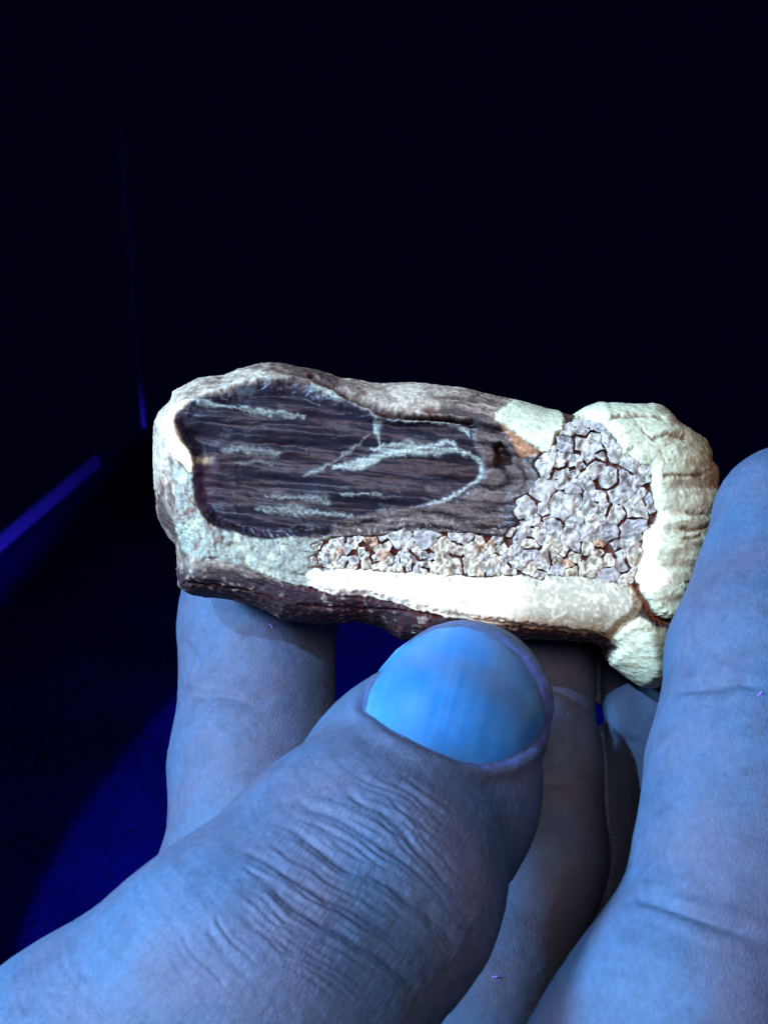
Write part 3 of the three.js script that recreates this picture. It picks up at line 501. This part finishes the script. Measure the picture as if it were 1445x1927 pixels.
{
  const hand = inHandFrame(new THREE.Group()); hand.name = 'hand'; scene.add(hand);
  hand.userData = { label: 'bare hand lit blue, thumb in front and fingers curled behind the stone', category: 'hand' };
  const m = surfaceNets(handSolid, [-70, -170, -52], [66, 14, 185], 1.3);
  settle(m, handSolid);
  const seen = (x, y, z) => { const [u, v] = px(x, y, z); return v < 2020 && u > -60 && u < 1520; };
  refine(m, seen); settle(m, handSolid, 1);
  refine(m, (x, y, z) => seen(x, y, z)); settle(m, handSolid, 1);
  refine(m, (x, y, z) => seen(x, y, z) && z > -4 && whichDigit(x, y, z) === 0); settle(m, handSolid, 1);
  const pos = m.pos, n0 = normalsOf(pos, m.idx), nv = pos.length / 3, col = new Float32Array(3 * nv), uv = new Float32Array(2 * nv);
  const tone = under(60, 106, 168), pink = under(72, 100, 152), deep = under(44, 70, 116), dryTone = under(74, 118, 238);
  for (let i = 0; i < nv; i++) {
    const x = pos[3 * i], y = pos[3 * i + 1], z = pos[3 * i + 2], h = skinRelief(x, y, z, n0[3 * i + 2]);
    const a = clamp(0.45 + 1.5 * fbm(x * 0.16, y * 0.16, z * 0.16, 3)), b = clamp(0.25 + 1.5 * fbm(x * 0.6 + 30, y * 0.6, z * 0.6, 4)), g = 1 + 0.14 * n3(x * 4, y * 4, z * 4) + 0.12 * n3(x * 8, y * 8, z * 8);
    if (n0[3 * i + 2] > 0 && whichDigit(x, y, z) === 0) {   // dry pale skin round the nail
      const [u, v] = px(x, y, z), d = sd(NAIL, u, v, 40), dry = ss(15, 4, d + 9 * n3(x * 1.6, y * 1.6, 2)) * ss(880, 985, u + 0.3 * (v - 1300)) * 0.8 + ss(9, 2, d + 5 * n3(x * 1.6, y * 1.6, 7)) * 0.35;
      if (d > 0) { for (let k = 0; k < 3; k++) col[3 * i + k] = mix(mix(mix(tone[k], pink[k], a), deep[k], b * 0.35), dryTone[k], clamp(dry)) * g; for (let k = 0; k < 3; k++) pos[3 * i + k] += n0[3 * i + k] * h; uv[2 * i] = x * 0.12 + z * 0.07; uv[2 * i + 1] = y * 0.12 + z * 0.07; continue; }
    }
    for (let k = 0; k < 3; k++) { pos[3 * i + k] += n0[3 * i + k] * h; col[3 * i + k] = mix(mix(tone[k], pink[k], a), deep[k], b * 0.35) * g; }
    uv[2 * i] = x * 0.12 + z * 0.07; uv[2 * i + 1] = y * 0.12 + z * 0.07;
  }
  const skinBump = noiseTexture(1024, (a, b) => { const q = cells(a * 26, b * 26); return 0.45 * ss(0, 0.30, q[1]) + 0.22 + 0.18 * n3(a * 90, b * 90, 4) + 0.2 * n3(a * 220, b * 220, 9); });
  const skinMat = new THREE.MeshPhysicalMaterial({ vertexColors: true, roughness: 0.62, specularIntensity: 0.35, bumpMap: skinBump, bumpScale: 0.000032 });
  const body = mesh('skin', geometry(pos, normalsOf(pos, m.idx), col, m.idx, uv), skinMat, hand); body.userData.label = 'bare skin with creased thumb knuckle and finger folds';
  // thumbnail: a thin curved plate that lies on the thumb
  const hit = (u, v) => { let z = 26; for (let q = 0; q < 60; q++) { const p = L(u, v, z), d = digitAt(0, ...p); if (Math.abs(d) < 0.002 || z < 4) break; z -= d * 0.8; } return L(u, v, Math.max(z, 4)); };
  const P = [], I = [], K = [], NU = 160, NR = 70, cx = 862, cy = 1308;
  const rimAt = (a) => { let lo = 0, hi = 260; for (let q = 0; q < 24; q++) { const r = (lo + hi) / 2; if (sd(NAIL, cx + r * Math.cos(a), cy + r * Math.sin(a), 400) < 0) lo = r; else hi = r; } return lo; };
  const rims = [...Array(NU)].map((_, k) => rimAt(k / NU * Math.PI * 2));
  const nailBase = under(42, 138, 255), nailPale = under(100, 178, 255);
  for (let r = 0; r <= NR; r++) for (let k = 0; k < NU; k++) {
    const a = k / NU * Math.PI * 2, s = r / NR, R = rims[k] * s, u = cx + R * Math.cos(a), v = cy + R * Math.sin(a), p = hit(u, v), e = 0.02;
    const n = new THREE.Vector3(digitAt(0, p[0] + e, p[1], p[2]) - digitAt(0, ...p), digitAt(0, p[0], p[1] + e, p[2]) - digitAt(0, ...p), digitAt(0, p[0], p[1], p[2] + e) - digitAt(0, ...p)).normalize();
    const lift = 0.34 * (1 - s ** 6) - 0.14 * s ** 6 + 0.007 * n3((u * 0.96 + v * 0.28) * 0.14, v * 0.004, 7) + 0.01 * n3(u * 0.05, v * 0.05, 1);
    P.push(p[0] + n.x * lift, p[1] + n.y * lift, p[2] + n.z * lift);
    const ridge = 1 + 0.05 * n3((u * 0.96 + v * 0.28) * 0.13, v * 0.006, 3) + 0.05 * fbm(u * 0.06, v * 0.06, 2, 4) + 0.07 * n3(u * 0.25, v * 0.25, 5), pale = clamp(0.25 + 0.9 * fbm(u * 0.018, v * 0.018, 8, 3)) * 0.35 + 0.06 * n3((u * 0.96 + v * 0.28) * 0.10, v * 0.006, 12); K.push(...nailBase.map((c, i) => mix(c, nailPale[i], pale) * ridge));
  }
  for (let r = 0; r < NR; r++) for (let k = 0; k < NU; k++) { const a = r * NU + k, b = r * NU + (k + 1) % NU, c = a + NU, d = b + NU; I.push(a, b, c, b, d, c); }
  const nail = mesh('thumbnail', geometry(P, null, K, I), new THREE.MeshPhysicalMaterial({ vertexColors: true, roughness: 0.5, specularIntensity: 0.35 }), hand);
  nail.userData.label = 'bright blue thumbnail';
}

// ------------------------------------------------------------------ specks of lint on the skin
{
  const lintMat = new THREE.MeshPhysicalMaterial({ color: new THREE.Color().setRGB(0.28, 0.16, 0.85), roughness: 0.9 });
  for (const [u, v, label, turn] of [[1428, 1307, 'tiny violet speck of lint on the little finger', 0.9], [931, 1838, 'tiny violet speck of lint on the middle finger beside the thumb', 0.2], [512, 1178, 'tiny violet speck of lint on the index finger below the stone', 2.4]]) {
    let z = 60; for (let q = 0; q < 200; q++) { const d = handSolid(...L(u, v, z)); if (d < 0.01) break; z -= d * 0.6; }
    const [x, y] = L(u, v, z), c = Math.cos(turn), s = Math.sin(turn);
    const path = new THREE.CatmullRomCurve3([[-0.26, 0.02, 0.05], [-0.1, 0.09, 0.13], [0.06, -0.04, 0.12], [0.2, 0.06, 0.16], [0.3, -0.02, 0.08]].map(([a, b, e]) => new THREE.Vector3(a * c - b * s, a * s + b * c, e).multiplyScalar(MM)));
    const o = mesh('lint_speck', new THREE.TubeGeometry(path, 24, 0.05 * MM, 6), lintMat, scene);
    o.position.copy(toWorld(x, y, z)); o.rotation.set(-PITCH, 0, 0); const n = scene.children.filter((q) => q.name.startsWith('lint_speck')).length - 1; if (n) o.name = 'lint_speck_' + String(n).padStart(3, '0');
    o.userData = { label, category: 'lint', group: 'specks of lint on the fingers' };
  }
}

renderer.render(scene, camera);
